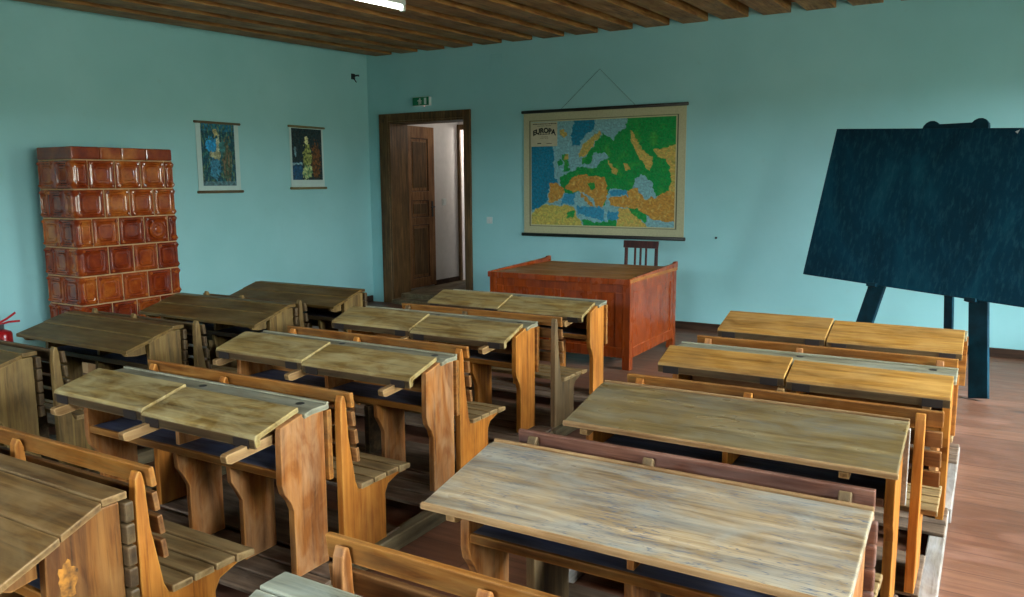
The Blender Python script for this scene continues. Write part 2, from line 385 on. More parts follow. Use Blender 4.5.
l = bpy.data.lights.new('far_room_lamp', 'POINT'); l.energy = 45; l.color = (1, .93, .85); l.shadow_soft_size = .2
lo = bpy.data.objects.new('far_room_lamp', l); lo.location = (.8, 2.3, 2.3); scene.collection.objects.link(lo)
def switch(name, label, cat, loc, size=.08, normal='y'):
    t = empty(name, loc, label, cat, group='white light switches')
    s = size/2
    if normal == 'y':
        MB().box(-s, s, -.010, 0, -s, s).build('cover_plate', M['white'], t, bevel=.003)
        MB().box(-s*.6, s*.6, -.016, -.010, -s*.6, s*.6).build('rocker', M['white'], t, bevel=.002)
    else:
        MB().box(0, .010, -s, s, -s, s).build('cover_plate', M['white'], t, bevel=.003)
        MB().box(.010, .016, -s*.6, s*.6, -s*.6, s*.6).build('rocker', M['white'], t, bevel=.002)
switch('light_switch', 'small white light switch on the wall just right of the doorway', 'light switch', (1.89, -.001, 1.14))
switch('light_switch', 'white light switch on the passage wall seen through the doorway', 'light switch', (.281, 1.30, 1.32), .1, 'x')

# ------------------------------------------------------------------ exit sign
t = empty('exit_sign', (.91, -.001, 2.62), 'small green emergency exit sign above the dark wooden doorway', 'exit sign')
MB().box(-.13, .13, -.05, 0, -.055, .055).build('housing', M['white'], t, bevel=.004)
MB().box(-.125, .125, -.054, -.0505, -.05, .05).build('sign_face', M['green'], t)
pg = MB().box(-.02, .0, -.057, -.0545, .02, .036)
for a, b, c, d in ((-.03, .005, -.012, .02), (-.05, -.03, .0, .012), (.005, .02, -.002, .008), (-.03, -.015, -.04, -.012), (-.005, .01, -.035, -.012)):
    pg.box(a, b, -.057, -.0545, c, d)
pg.box(.055, .09, -.057, -.0545, -.04, .038)
tag(pg.build('pictogram', M['white'], t), 'white running figure and doorway')
MB().tube([(.04, -.03, -.057), (.04, -.03, -.064)], .009).build('pilot_lamp', M['redlamp'], t)

# small wall fixtures
t = empty('wall_bracket', (.001, -.28, 2.955), 'small dark metal bracket high on the left wall near the corner', 'bracket')
MB().box(0, .015, -.03, .03, -.03, .04).build('plate', M['black'], t, bevel=.002)
MB().tube([(.015, 0, .01), (.10, .0, .015), (.10, .0, .0)], .009).tube([(.015, 0, -.02), (.06, 0, -.07)], .006).build('hook', M['black'], t)
t = empty('vent_grille', (2.01, -.001, 3.03), 'faint pale square vent cover on the back wall near the ceiling', 'vent')
mb = MB().box(-.08, .08, -.008, 0, -.09, .09); mb.build('cover', M['wall'], t, bevel=.003)
mb = MB()
for i in range(6): mb.box(-.06, .06, -.012, -.008, -.07+i*.025, -.06+i*.025)
mb.build('louvre', M['wall'], t)
tag(MB().tube([(4.72, 0, 1.01), (4.72, -.02, 1.01)], .012).build('wall_nail', M['black']), 'tiny dark nail in the back wall right of the map', 'nail')
t = empty('wall_box', (.001, -4.80, 1.685), 'small dark wall switch box at the far left edge of the photo', 'switch box')
MB().box(0, .03, -.075, .03, -.055, .055).build('case', M['black'], t, bevel=.004)
MB().box(.03, .036, -.05, .005, -.025, .025).build('rocker', M['metal'], t, bevel=.002)

# ------------------------------------------------------------------ ceiling light
t = empty('ceiling_light', (2.725, -3.50, CEIL-.097-.027*3.5), 'long lit fluorescent tube light under the wooden ceiling', 'ceiling light', math.radians(-3)); t.rotation_euler[0] = .027
MB().prism([(-.75, 0), (-.75, -.05), (.75, -.05), (.75, 0)], -.028, .028).build('housing', M['white'], t, bevel=.006)
MB().tube([(0, -.72, -.075), (0, .72, -.075)], .014, 12).build('tube', M['tube'], t, smooth=True)
for s_ in (-1, 1): MB().box(-.022, .022, s_*.735-.015, s_*.735+.015, -.10, -.05).build('end_cap', M['white'], t, bevel=.003)

# ------------------------------------------------------------------ tiled stove
def tile_face(mb, o, ux, n, w0, w1, z0, z1):
    """a relief tile: bevelled frame, sunken octagonal ring and a raised cushion; face spanned by ux (horizontal) and z, bulging along n"""
    w0 += .006; w1 -= .006; z0 += .006; z1 -= .006
    W, H = w1-w0, z1-z0; cx, cz = (w0+w1)/2, (z0+z1)/2
    def ring(fx, fz, d, cut):
        a, b = W/2*fx, H/2*fz; c = min(a, b)*cut
        return [Vector(o)+Vector(ux)*(cx+p)+Vector((0, 0, 1))*(cz+q)+Vector(n)*d for p, q in
            ((-a+c, -b), (a-c, -b), (a, -b+c), (a, b-c), (a-c, b), (-a+c, b), (-a, b-c), (-a, -b+c))]
    rings = [ring(1, 1, -.01, .02), ring(1, 1, .010, .03), ring(.93, .93, .020, .04), ring(.82, .82, .022, .10), ring(.75, .75, .008, .26), ring(.67, .67, .006, .34), ring(.58, .58, .019, .30), ring(.46, .46, .020, .30), ring(.42, .42, .013, .30), ring(.2, .2, .013, .26)]
    vs = [p for r in rings for p in r]; fs = []
    for i in range(len(rings)-1):
        for k in range(8): fs.append((i*8+k, i*8+(k+1) % 8, (i+1)*8+(k+1) % 8, (i+1)*8+k))
    fs.append(tuple(range((len(rings)-1)*8, len(rings)*8)))
    mb.add(vs, fs)
    for sx in (-1, 1):
        for sz in (-1, 1):
            c = Vector(o)+Vector(ux)*(cx+sx*W*.40)+Vector((0, 0, 1))*(cz+sz*H*.40)+Vector(n)*.022
            blob(mb, c, .016 if W > .15 else .01)
def blob(mb, c, r, n=6):
    vs = [c+Vector((0, 0, r))]; 
    for i in (1, 2):
        for k in range(n):
            th = math.pi*i/3; ph = 2*math.pi*k/n; vs.append(c+Vector((math.sin(th)*math.cos(ph), math.sin(th)*math.sin(ph), math.cos(th)))*r)
    vs.append(c-Vector((0, 0, r))); fs = []
    for k in range(n):
        j = (k+1) % n; fs += [(0, 1+k, 1+j), (1+k, 1+n+k, 1+n+j, 1+j), (1+n+k, 2*n+1, 1+n+j)]
    mb.add(vs, fs)
SX0, SX1, SY0, SY1 = .14, .62, -4.49, -3.54
t = empty('tiled_stove', (0, 0, 0), 'tall stove clad in glossy orange-brown relief tiles against the left wall', 'stove')
MB().box(SX0, SX1+.004, SY0-.004, SY1+.004, 0, 1.82).build('stove_core', M['grout'], t)
mb = MB(); zr = 1.815; row = 0
while zr > .1:
    z1_ = zr; z0_ = max(.02, zr-.246)
    for (o_, ux, n_, L, f) in (((SX1, SY0, 0), (0, 1, 0), (1, 0, 0), SY1-SY0, 0), ((SX0, SY0, 0), (1, 0, 0), (0, -1, 0), SX1-SX0, 1), ((SX1, SY1, 0), (-1, 0, 0), (0, 1, 0), SX1-SX0, 0)):
        if f == 0 and L > .9: cuts = [0, .13, .375, .625, .87, L] if row % 2 == 0 else [0, .26, .50, .74, L]
        else: cuts = [0, .25, L] if row % 2 == 0 else [0, .12, .36, L]
        for a, b in zip(cuts, cuts[1:]): tile_face(mb, o_, ux, n_, a, b, z0_, z1_)
    # bulging corner mouldings
    for cyy in (SY0, SY1):
        c = Vector((SX1-.012, cyy+(.012 if cyy == SY0 else -.012), 0))
        mb.tube([c+Vector((0, 0, z0_+.006)), c+Vector((0, 0, z0_+.03)), c+Vector((0, 0, z0_+.06)), c+Vector((0, 0, z1_-.06)), c+Vector((0, 0, z1_-.03)), c+Vector((0, 0, z1_-.006))], [.026, .042, .028, .028, .042, .026], 10)
    zr = z0_; row += 1
tag(mb.build('tile_cladding', M['tile'], t), 'rows of relief tiles with rounded corner mouldings')
mb = MB()
for a, b in ((0, .26), (.26, .46), (.46, .70), (.70, .97)): mb.box(SX0-.01, SX1+.012, SY0-.01+a+.002, SY0-.01+b-.002, 1.821, 1.925)
mb.build('crown_course', M['tile'], t, bevel=.012)
vz = 1.815-.246*2.5; vy = SY0+.745
mb = MB()
def disc(r, x, n=20): return [Vector((x, vy+r*math.cos(2*math.pi*k/n), vz+r*math.sin(2*math.pi*k/n))) for k in range(n)]
rs = [disc(.085, SX1), disc(.085, SX1+.035), disc(.07, SX1+.045), disc(.06, SX1+.035), disc(.04, SX1+.035), disc(.03, SX1+.05), disc(.012, SX1+.052)]
fs = [(i*20+k, i*20+(k+1) % 20, (i+1)*20+(k+1) % 20, (i+1)*20+k) for i in range(6) for k in range(20)]+[tuple(range(120, 140))]
mb.add([p for r in rs for p in r], fs); tag(mb.build('vent_cap', M['tile'], t, smooth=False), 'round rosette cap')

# ------------------------------------------------------------------ fire extinguisher
t = empty('fire_extinguisher', (.16, -4.93, 0), 'red fire extinguisher with levers on the floor by the left wall', 'fire extinguisher')
mb = MB(); mb.tube([(0, 0, .0), (0, 0, .01), (0, 0, .375), (0, 0, .395), (0, 0, .405), (0, 0, .415)], [.07, .075, .075, .066, .045, .022], 20); mb.build('cylinder', M['red'], t, smooth=True)
MB().tube([(0, 0, .41), (0, 0, .46)], .02, 12).build('valve', M['steel'], t)
MB().tube([(0, -.02, .455), (0, .06, .47), (0, .15, .465)], .009).build('carry_handle', M['red'], t)
MB().tube([(0, -.02, .47), (0, .05, .50), (0, .12, .54)], .009).build('squeeze_lever', M['red'], t)
MB().tube([(0, -.02, .44), (.05, -.08, .41), (.08, -.07, .3), (.08, -.05, .12)], .011).build('hose', M['black'], t, smooth=True)

# ------------------------------------------------------------------ pictures painted per vertex
def inside(p, poly):
    x, y = p; c = False; n = len(poly)
    for i in range(n):
        x1, y1 = poly[i]; x2, y2 = poly[i-1]
        if (y1 > y) != (y2 > y) and x < (x2-x1)*(y-y1)/(y2-y1)+x1: c = not c
    return c
def colour_grid(name, w_, h_, nx, ny, fn, mat, parent, axis, off):
    vs = []; cols = []
    for j in range(ny+1):
        for i in range(nx+1):
            u, v = i/nx, j/ny
            if axis == 'y': vs.append((u*w_-w_/2, -off, h_/2-v*h_))
            else: vs.append((off, u*w_-w_/2, h_/2-v*h_))
            cols.append(fn(u, v))
    fs = [(j*(nx+1)+i, (j+1)*(nx+1)+i, (j+1)*(nx+1)+i+1, j*(nx+1)+i+1) for j in range(ny) for i in range(nx)]
    me = bpy.data.meshes.new(name); me.from_pydata(vs, [], fs)
    at = me.color_attributes.new('Col', 'FLOAT_COLOR', 'POINT')
    at.data.foreach_set('color', [c for q in cols for c in lin(q)])
    me.materials.append(mat); o = bpy.data.objects.new(name, me); scene.collection.objects.link(o); o.parent = parent; return o

OCEAN = (16, 122, 150); SHAL = (128, 178, 182); GRN = (8, 142, 66); TAN = (200, 168, 84); ORG = (190, 138, 58); YEL = (196, 176, 84); MED = (50, 142, 176)
MAPP = [
 (OCEAN, [(70, 195), (165, 200), (168, 250), (172, 320), (198, 375), (150, 350), (142, 420), (120, 440), (70, 462)]),
 (OCEAN, [(250, 100), (328, 100), (332, 145), (292, 165), (270, 205), (242, 208), (240, 165)]),
 (TAN, [(192, 148), (210, 142), (222, 158), (212, 172), (192, 168)]),
 (GRN, [(200, 240), (222, 234), (232, 280), (228, 305), (204, 306), (214, 276)]), (TAN, [(214, 236), (226, 236), (226, 256), (214, 258)]),
 (GRN, [(184, 264), (202, 258), (206, 282), (188, 288)]),
 (GRN, [(205, 385), (196, 322), (240, 304), (268, 286), (300, 292), (335, 292), (352, 268), (388, 252), (366, 232), (338, 238), (342, 205), (362, 160), (404, 190), (408, 165), (446, 140), (458, 90), (640, 90), (640, 400), (560, 400), (545, 352), (520, 325), (488, 330), (472, 378), (450, 380), (420, 372), (388, 372), (370, 440), (300, 380), (235, 392)]),
 (GRN, [(300, 240), (330, 200), (352, 165), (356, 215), (322, 245), (312, 278), (282, 276), (284, 256)]),
 (TAN, [(264, 240), (284, 204), (328, 162), (350, 150), (356, 165), (322, 204), (304, 238), (276, 252)]),
 (TAN, [(552, 226), (640, 205), (640, 420), (600, 400), (612, 340), (608, 300), (592, 262), (560, 252)]),
 (TAN, [(460, 150), (476, 158), (500, 212), (532, 246), (546, 256), (538, 306), (520, 290), (490, 244), (470, 205)]),
 (TAN, [(382, 262), (400, 290), (418, 300), (412, 322), (396, 312)]), (TAN, [(440, 275), (462, 276), (462, 298), (444, 300)]),
 (ORG, [(216, 372), (244, 326), (300, 318), (372, 328), (382, 398), (366, 440), (346, 456), (330, 420), (300, 388), (262, 384), (238, 378)]),
 (GRN, [(304, 350), (330, 346), (336, 372), (314, 380)]),
 (ORG, [(148, 350), (178, 348), (214, 368), (212, 388), (196, 412), (164, 430), (146, 416), (150, 380)]),
 (ORG, [(276, 386), (290, 392), (330, 440), (322, 448), (280, 404)]),
 (MED, [(218, 390), (256, 384), (252, 432), (196, 432), (204, 408)]),
 (MED, [(262, 438), (300, 446), (350, 440), (372, 460), (424, 458), (420, 492), (372, 502), (300, 476), (270, 470)]),
 (MED, [(384, 378), (450, 378), (456, 398), (396, 402)]),
 (YEL, [(70, 470), (128, 434), (246, 438), (262, 472), (290, 530), (70, 530)]),
 (GRN, [(222, 462), (250, 454), (252, 478), (222, 486)]), (GRN, [(282, 488), (340, 505), (416, 492), (420, 520), (290, 530)]),
 (ORG, [(384, 410), (456, 400), (452, 376), (490, 374), (512, 402), (556, 408), (600, 385), (640, 395), (640, 505), (560, 496), (500, 460), (452, 446), (388, 438)]),
 (TAN, [(424, 446), (456, 450), (500, 490), (540, 530), (418, 530)]),
 (GRN, [(456, 448), (496, 452), (536, 482), (524, 506), (492, 486)]), (SHAL, [(522, 478), (560, 500), (640, 506), (640, 540), (545, 540)]),
 (SHAL, [(482, 338), (502, 318), (518, 332), (506, 352), (532, 372), (548, 402), (528, 418), (508, 402), (500, 372)]),
 (SHAL, [(366, 440), (380, 438), (384, 500), (370, 500)])]
def map_col(u, v):
    n1 = noise.noise(Vector((u*26, v*22, 0)))*7+noise.noise(Vector((u*60, v*50, 3)))*5
    n2 = noise.noise(Vector((u*26, v*22, 9)))*7+noise.noise(Vector((u*60, v*50, 5)))*5
    bu, bv = .028, .035
    U = (u-.044)/(1-.092); V = (v-.075)/(1-.15)
    if U < 0 or U > 1 or V < 0 or V > 1:
        d = max(-U, U-1, -V, V-1)
        return (70, 76, 56) if d < .008 else (188, 184, 146)
    if min(U, 1-U) < .008 or min(V, 1-V) < .009: return (196, 190, 150)
    px = 72+U*558+n1; top = 112-17*U; bot = 513+17*U; py = top+V*(bot-top)+n2
    c = SHAL
    for col, poly in MAPP:
        if inside((px, py), poly): c = col
    if c in (TAN, ORG, YEL, GRN):
        k_ = noise.noise(Vector((px*.09, py*.09, 2)))
        j_ = noise.noise(Vector((px*.03, py*.03, 7)))
        if c == GRN: c = tuple(a+(b-a)*max(0, min(.6, j_*1.2)) for a, b in zip(GRN, (90, 160, 60)))
        else: c = tuple(a+(b-a)*max(0, min(.7, k_*1.6)) for a, b in zip(c, (160, 168, 84) if c != ORG else (206, 176, 92)))
    q_ = 1+noise.noise(Vector((px*.16, py*.16, 21)))*.22
    return tuple(min(235, a*q_) for a in c)
t = empty('wall_map', (3.375, -.002, 1.70), 'large framed wall map of europe in green, tan and blue hanging on the back wall', 'map')
MW, MH = 1.98, 1.43
MB().box(-MW/2, MW/2, -.012, -.004, -MH/2, MH/2).build('canvas', M['paper'], t)
colour_grid('map_print', MW, MH, 300, 220, map_col, M['map'], t, 'y', .0125)
MB().tube([(-MW/2-.02, -.02, MH/2), (MW/2+.02, -.02, MH/2)], .018, 12).build('rod', M['blackrod'], t, smooth=True)
MB().tube([(-MW/2-.02, -.02, -MH/2), (MW/2+.02, -.02, -MH/2)], .020, 12).build('rod', M['blackrod'], t, smooth=True)
tag(MB().tube([(-.50, -.02, MH/2+.01), (-.02, -.006, MH/2+.43), (.42, -.02, MH/2+.01)], .0022, 6).build('hanging_cord', M['cord'], t), 'thin cord looped over a nail')
# legend box in the upper left corner of the map
lx0, lx1, lz1, lz0 = -MW/2+.105, -MW/2+.445, MH/2-.125, MH/2-.40
lg = MB().box(lx0, lx1, -.0165, -.013, lz0, lz1).build('legend_panel', M['paper'], t)
def text(body, size, x, z, parent, mat, y=-.0175, name='lettering', warp=0, bold=0.0):
    cu = bpy.data.curves.new('txt', 'FONT'); cu.body = body; cu.size = size; cu.align_x = 'CENTER'; cu.align_y = 'CENTER'; cu.extrude = .0004; cu.offset = bold
    to = bpy.data.objects.new('txt', cu); scene.collection.objects.link(to)
    dg = bpy.context.evaluated_depsgraph_get(); me = bpy.data.meshes.new_from_object(to.evaluated_get(dg))
    bpy.data.objects.remove(to)
    for v in me.vertices:
        a, b, c = v.co; v.co = (x+a, y-c, z+b-warp*a*a)
    me.materials.clear(); me.materials.append(mat)
    o = bpy.data.objects.new(name, me); scene.collection.objects.link(o); o.parent = parent; return o
text('EUROPA', .078, (lx0+lx1)/2, lz1-.095, lg, M['printink'], warp=1.4, bold=.004)
mb = MB()
for (zz, ww, hh) in ((lz1-.018, .30, .010), (lz1-.04, .18, .005), (lz1-.135, .16, .010), (lz1-.165, .08, .004), (lz1-.18, .10, .004)):
    x_ = (lx0+lx1)/2-ww/2
    while x_ < (lx0+lx1)/2+ww/2:
        q = random.uniform(.008, .022); mb.box(x_, x_+q, -.0178, -.0165, zz-hh/2, zz+hh/2); x_ += q+.006
mb.box(lx0+.08, lx0+.13, -.0178, -.0165, lz0+.03, lz0+.04).box(lx0+.2, lx0+.27, -.0178, -.0165, lz0+.03, lz0+.036)
mb.build('small_print', M['printink'], lg)

def ell(u, v, cx, cy_, rx, ry): return ((u-cx)/rx)**2+((v-cy_)/ry)**2 < 1+noise.noise(Vector((u*20, v*26, cx*9)))*.9
def brush(c, u, v):
    k_ = noise.noise(Vector((u*14, v*20, 11)))*.35+noise.noise(Vector((u*34, v*50, 12)))*.3
    return tuple(max(4, min(240, a*(1+k_)+8*k_)) for a in c)
def pic1(u, v):
    n = noise.noise(Vector((u*9, v*14, 1))); u2_ = u+n*.04; v2_ = v+noise.noise(Vector((u*9, v*14, 4)))*.03
    m_ = noise.noise(Vector((u*22, v*9, 3)))
    c = (22, 78, 92) if v > .12 else (30, 110, 140)
    if m_ > .1: c = (52, 112, 104)
    if m_ > .3: c = (96, 122, 96)
    if ell(u2_, v2_, .74, .6, .14, .36): c = (70, 92, 74) if m_ < .1 else (120, 104, 80)
    if v > .93: c = (86, 122, 130)
    if ell(u2_, v2_, .37, .70, .15, .2): c = (60, 128, 156)
    if ell(u2_, v2_, .40, .5, .15, .08): c = (160, 160, 124)
    if ell(u2_, v2_, .33, .34, .22, .12): c = (40, 150, 206)
    if ell(u2_, v2_, .49, .32, .06, .16): c = (178, 190, 160)
    if ell(u2_, v2_, .43, .15, .07, .06): c = (176, 168, 118)
    if ell(u2_, v2_, .62, .38, .10, .1): c = (60, 120, 120)
    return c
def pic2(u, v):
    n = noise.noise(Vector((u*9, v*12, 8))); u2_ = u+n*.04; v2_ = v+noise.noise(Vector((u*9, v*12, 6)))*.03
    m_ = noise.noise(Vector((u*16, v*16, 2)))
    c = (12, 44, 50)
    if ell(u2_, v2_, .78, .62, .16, .36): c = (118, 74, 32) if m_ > 0 else (70, 48, 26)
    if v2_ > .66 and u2_ < .32: c = (18, 76, 110)
    if .67 < v2_ < .71 and u2_ < .34: c = (130, 170, 176)
    if ell(u2_, v2_, .1, .45, .05, .09): c = (110, 150, 160)
    if ell(u2_, v2_, .5, .55, .15, .26): c = (150, 158, 84) if m_ > -.1 else (78, 96, 50)
    if ell(u2_, v2_, .5, .85, .17, .16): c = (170, 190, 130) if m_ > -.1 else (90, 130, 90)
    if ell(u2_, v2_, .48, .23, .07, .08): c = (206, 210, 150)
    return c
def poster(name, label, yc, w_, zc, h_, pw, ph, fn, rod, rod2, pz):
    t = empty(name, (.002, yc, zc), label, 'picture', group='hanging pictures on the left wall')
    MB().box(.002, .006, -w_/2, w_/2, -h_/2, h_/2).build('paper_sheet', M['posterpaper'], t)
    o = colour_grid('picture', pw, ph, 90, 150, lambda u, v: brush(fn(u, v), u, v), M['picture'], t, 'x', .0066); o.location = (0, 0, pz)
    MB().tube([(.014, -w_/2-.02, h_/2), (.014, w_/2+.02, h_/2)], .013, 10).build('rod', rod, t, smooth=True)
    MB().tube([(.014, -w_/2-.02, -h_/2), (.014, w_/2+.02, -h_/2)], .015, 10).build('rod', rod2, t, smooth=True)
poster('hanging_picture', 'left hanging picture on the left wall, a figure in blue robes before trees', -2.475, .56, 1.885, .73, .44, .66, pic1, M['brownrod'], M['brownrod'], .03)
poster('hanging_picture', 'right hanging picture nearer the corner, a pale yellow figure on a dark ground', -1.155, .56, 1.91, .73, .50, .61, pic2, M['olive'], M['olive'], .04)

# ------------------------------------------------------------------ teacher's desk
TX0, TX1, TY0, TY1, TZ = 3.225, 4.63, -2.14, -.98, .785
t = empty('teacher_desk', (0, 0, 0), 'large orange-brown panelled desk with raised side rails in front of the map', 'desk')
mb = MB()
for x_ in (TX0, TX1-.07):
    for y_ in (TY0, TY1-.07):
        tag(MB().box(x_, x_+.07, y_, y_+.07, 0, TZ-.03).build('leg', M['cherry'], t, bevel=.004))
def panelled(name, axis, a0, a1, p, n):
    """frame-and-panel board: axis = direction it runs, p = its outer plane, n = number of fields"""
    z0, z1 = .10, TZ-.03; W = a1-a0; st = .07; fr = MB(); fld = MB(); sgn = -1 if axis == 'x' else 1
    def bx(m_, u0, u1, zz0, zz1, d0, d1):
        lo_, hi_ = sorted((p-sgn*d0, p-sgn*d1))
        if axis == 'x': m_.box(u0, u1, lo_, hi_, zz0, zz1)
        else: m_.box(lo_, hi_, u0, u1, zz0, zz1)
    bx(fr, a0, a1, z0, z0+.09, .004, .03); bx(fr, a0, a1, z1-.09, z1, .004, .03)
    xs = [a0+(W-st)*i/n for i in range(n+1)]
    for x_ in xs: bx(fr, x_, x_+st, z0+.09, z1-.09, .004, .03)
    fr.build(name, M['cherry'], t, bevel=.004)
    for i in range(n): bx(fld, xs[i]+st, xs[i+1], z0+.09, z1-.09, .014, .028)
    fld.build('panel_field', M['cherry'], t)
panelled('front_panel', 'x', TX0+.07, TX1-.07, TY0, 2)
panelled('side_panel', 'y', TY0+.07, TY1-.07, TX1, 1)
mb = MB().box(TX0+.004, TX0+.03, TY0+.07, TY1-.07, .10, TZ-.03).build('side_panel', M['cherry'], t)
MB().box(TX0-.004, TX1+.004, TY0-.015, TY1+.02, TZ-.03, TZ).build('top', M['cherry_top'], t, bevel=.005)
MB().box(TX0-.006, TX1+.006, TY0-.028, TY0-.0155, TZ-.045, TZ+.004).build('front_edging', M['cherry'], t, bevel=.004)
for x_ in (TX0-.006, TX1-.024):
    MB().prism([(-TY0+.02, TZ), (-TY0+.02, TZ+.006), (-TY0-.10, TZ+.012), (-TY1+.06, TZ+.042), (-TY1+.03, TZ+.055), (-TY1-.02, TZ+.055), (-TY1-.02, TZ)], x_, x_+.03).build('side_rail', M['cherry'], t, bevel=.003)

# ------------------------------------------------------------------ teacher's chair
t = empty('wooden_chair', (4.12, -.62, 0), 'dark reddish wooden chair with slatted back behind the orange-brown desk', 'chair')
MB().prism([(-.0, .43), (-.0, .46), (.42, .465), (.43, .45), (.42, .43)], -.20, .20).build('seat', M['chairwood'], t, bevel=.006)
for x_ in (-.18, .15):
    MB().prism([(.0, 0), (.035, 0), (.04, .45), (.005, .98), (-.025, .98), (.0, .45)], x_, x_+.03).build('leg', M['chairwood'], t, bevel=.004)
    MB().box(x_, x_+.03, -.40, -.365, 0, .43).build('leg', M['chairwood'], t, bevel=.004)
MB().prism([(.005, .925), (.024, .925), (.015, 1.0), (-.02, 1.0)], -.19, .19).build('top_rail', M['chairwood'], t, bevel=.006)
MB().prism([(.02, .55), (.04, .55), (.038, .60), (.018, .60)], -.15, .15).build('lower_rail', M['chairwood'], t, bevel=.003)
for x_ in (-.06, .0, .06):
    MB().prism([(.018, .60), (.034, .60), (.016, .946), (.0, .946)], x_-.010, x_+.010).build('back_slat', M['chairwood'], t, bevel=.002)
for x_ in (-.18, .15): MB().box(x_+.005, x_+.025, -.365, -.04, .2, .23).build('stretcher', M['chairwood'], t)

# ------------------------------------------------------------------ blackboard on easel
BYAW, BT, BR = -.374, .25, -.049
u_ = Vector((math.cos(BYAW), math.sin(BYAW), 0)); nb = Vector((-math.sin(BYAW), math.cos(BYAW), 0))
vv = Vector((0, 0, 1))*math.cos(BT)+nb*math.sin(BT); nn = nb*math.cos(BT)-Vector((0, 0, 1))*math.sin(BT)
P0 = Vector((5.813, -1.05, .789)); BH, BW = 1.311, 1.80
uR = u_*math.cos(BR)+vv*math.sin(BR); vR = -u_*math.sin(BR)+vv*math.cos(BR)
def fr(o, a, b, c): return Matrix(((a.x, b.x, c.x, o.x), (a.y, b.y, c.y, o.y), (a.z, b.z, c.z, o.z), (0, 0, 0, 1)))
t = tag(MB().box(0, BW, 0, .025, 0, BH).mat(fr(P0, uR, nn, vR)).build('blackboard', M['slate'], bevel=.004), 'large dark blue-green blackboard leaning on the painted easel', 'blackboard')
# easel frame: local origin on the floor line of the board plane, x along u_, y along nn (behind), z along vv
O = P0+nn*.027; O = O-vv*(O.z/vv.z)
es = empty('easel', (0, 0, 0), 'dark teal painted wooden easel carrying the blackboard by the back wall', 'easel')
mt = fr(O, u_, nn, vv); hz = P0.z/vv.z
def bar(x0, z0, x1, z1, w_, y0, y1):
    d = Vector((x1-x0, z1-z0)).normalized(); nx, nz = d.y*w_/2, -d.x*w_/2
    vs = [(x0-nx, y, z0-nz) for y in (y0, y1)]+[(x0+nx, y, z0+nz) for y in (y0, y1)]+[(x1-nx, y, z1-nz) for y in (y0, y1)]+[(x1+nx, y, z1+nz) for y in (y0, y1)]
    return MB().add(vs, [(0, 2, 3, 1), (4, 5, 7, 6), (0, 1, 5, 4), (2, 6, 7, 3), (0, 4, 6, 2), (1, 3, 7, 5)])
topz = hz+BH
for (xb, xt) in ((.55, .872), (1.58, 1.238)):
    b = bar(xb, .02, xt, topz-.05, .135, .0, .035)
    n_ = 14; c0 = len(b.v)
    vs = [(xt+.070*math.cos(math.pi*2*k/n_), y, topz-.048+.070*math.sin(math.pi*2*k/n_)) for y in (-.001, .036) for k in range(n_)]
    b.add(vs, [tuple(range(n_)), tuple(range(2*n_-1, n_-1, -1))]+[(k, k+n_, (k+1) % n_+n_, (k+1) % n_) for k in range(n_)])
    b.mat(mt).build('front_leg', M['easel'], es, bevel=.003)
bar(.90, topz-.045, 1.20, topz-.045, .07, .0, .03).mat(mt).build('crossbar', M['easel'], es, bevel=.003)
bar(.69, hz*1.12, 1.42, hz*1.12, .06, .036, .06).mat(mt).build('crossbar', M['easel'], es, bevel=.003)
for x_, zz in ((.66, hz-.058), (1.435, hz-.097)):
    MB().box(x_-.05, x_+.03, -.06, .0, zz, zz+.03).mat(mt).build('rest_peg', M['easel'], es, bevel=.003)
tp = mt @ Vector((1.05, .06, topz-.25)); bt = Vector((tp.x+.05, tp.y+.28, .0))
bt = Vector((6.98, -.66, 0)); ax = (tp-bt).normalized(); sd = u_; nd = ax.cross(sd).normalized()
MB().box(-.035, .035, -.018, .018, 0.01, (tp-bt).length).mat(fr(bt, sd, nd, ax)).build('rear_leg', M['easel'], es, bevel=.003)
tag(MB().add([(1.45, -.002, BH-.03), (1.47, -.002, BH-.045), (1.48, -.002, BH-.015)], [(0, 1, 2)]).mat(fr(P0, uR, nn, vR)).build('chalk_mark', M['white'], t), 'white chalk mark at the top edge')

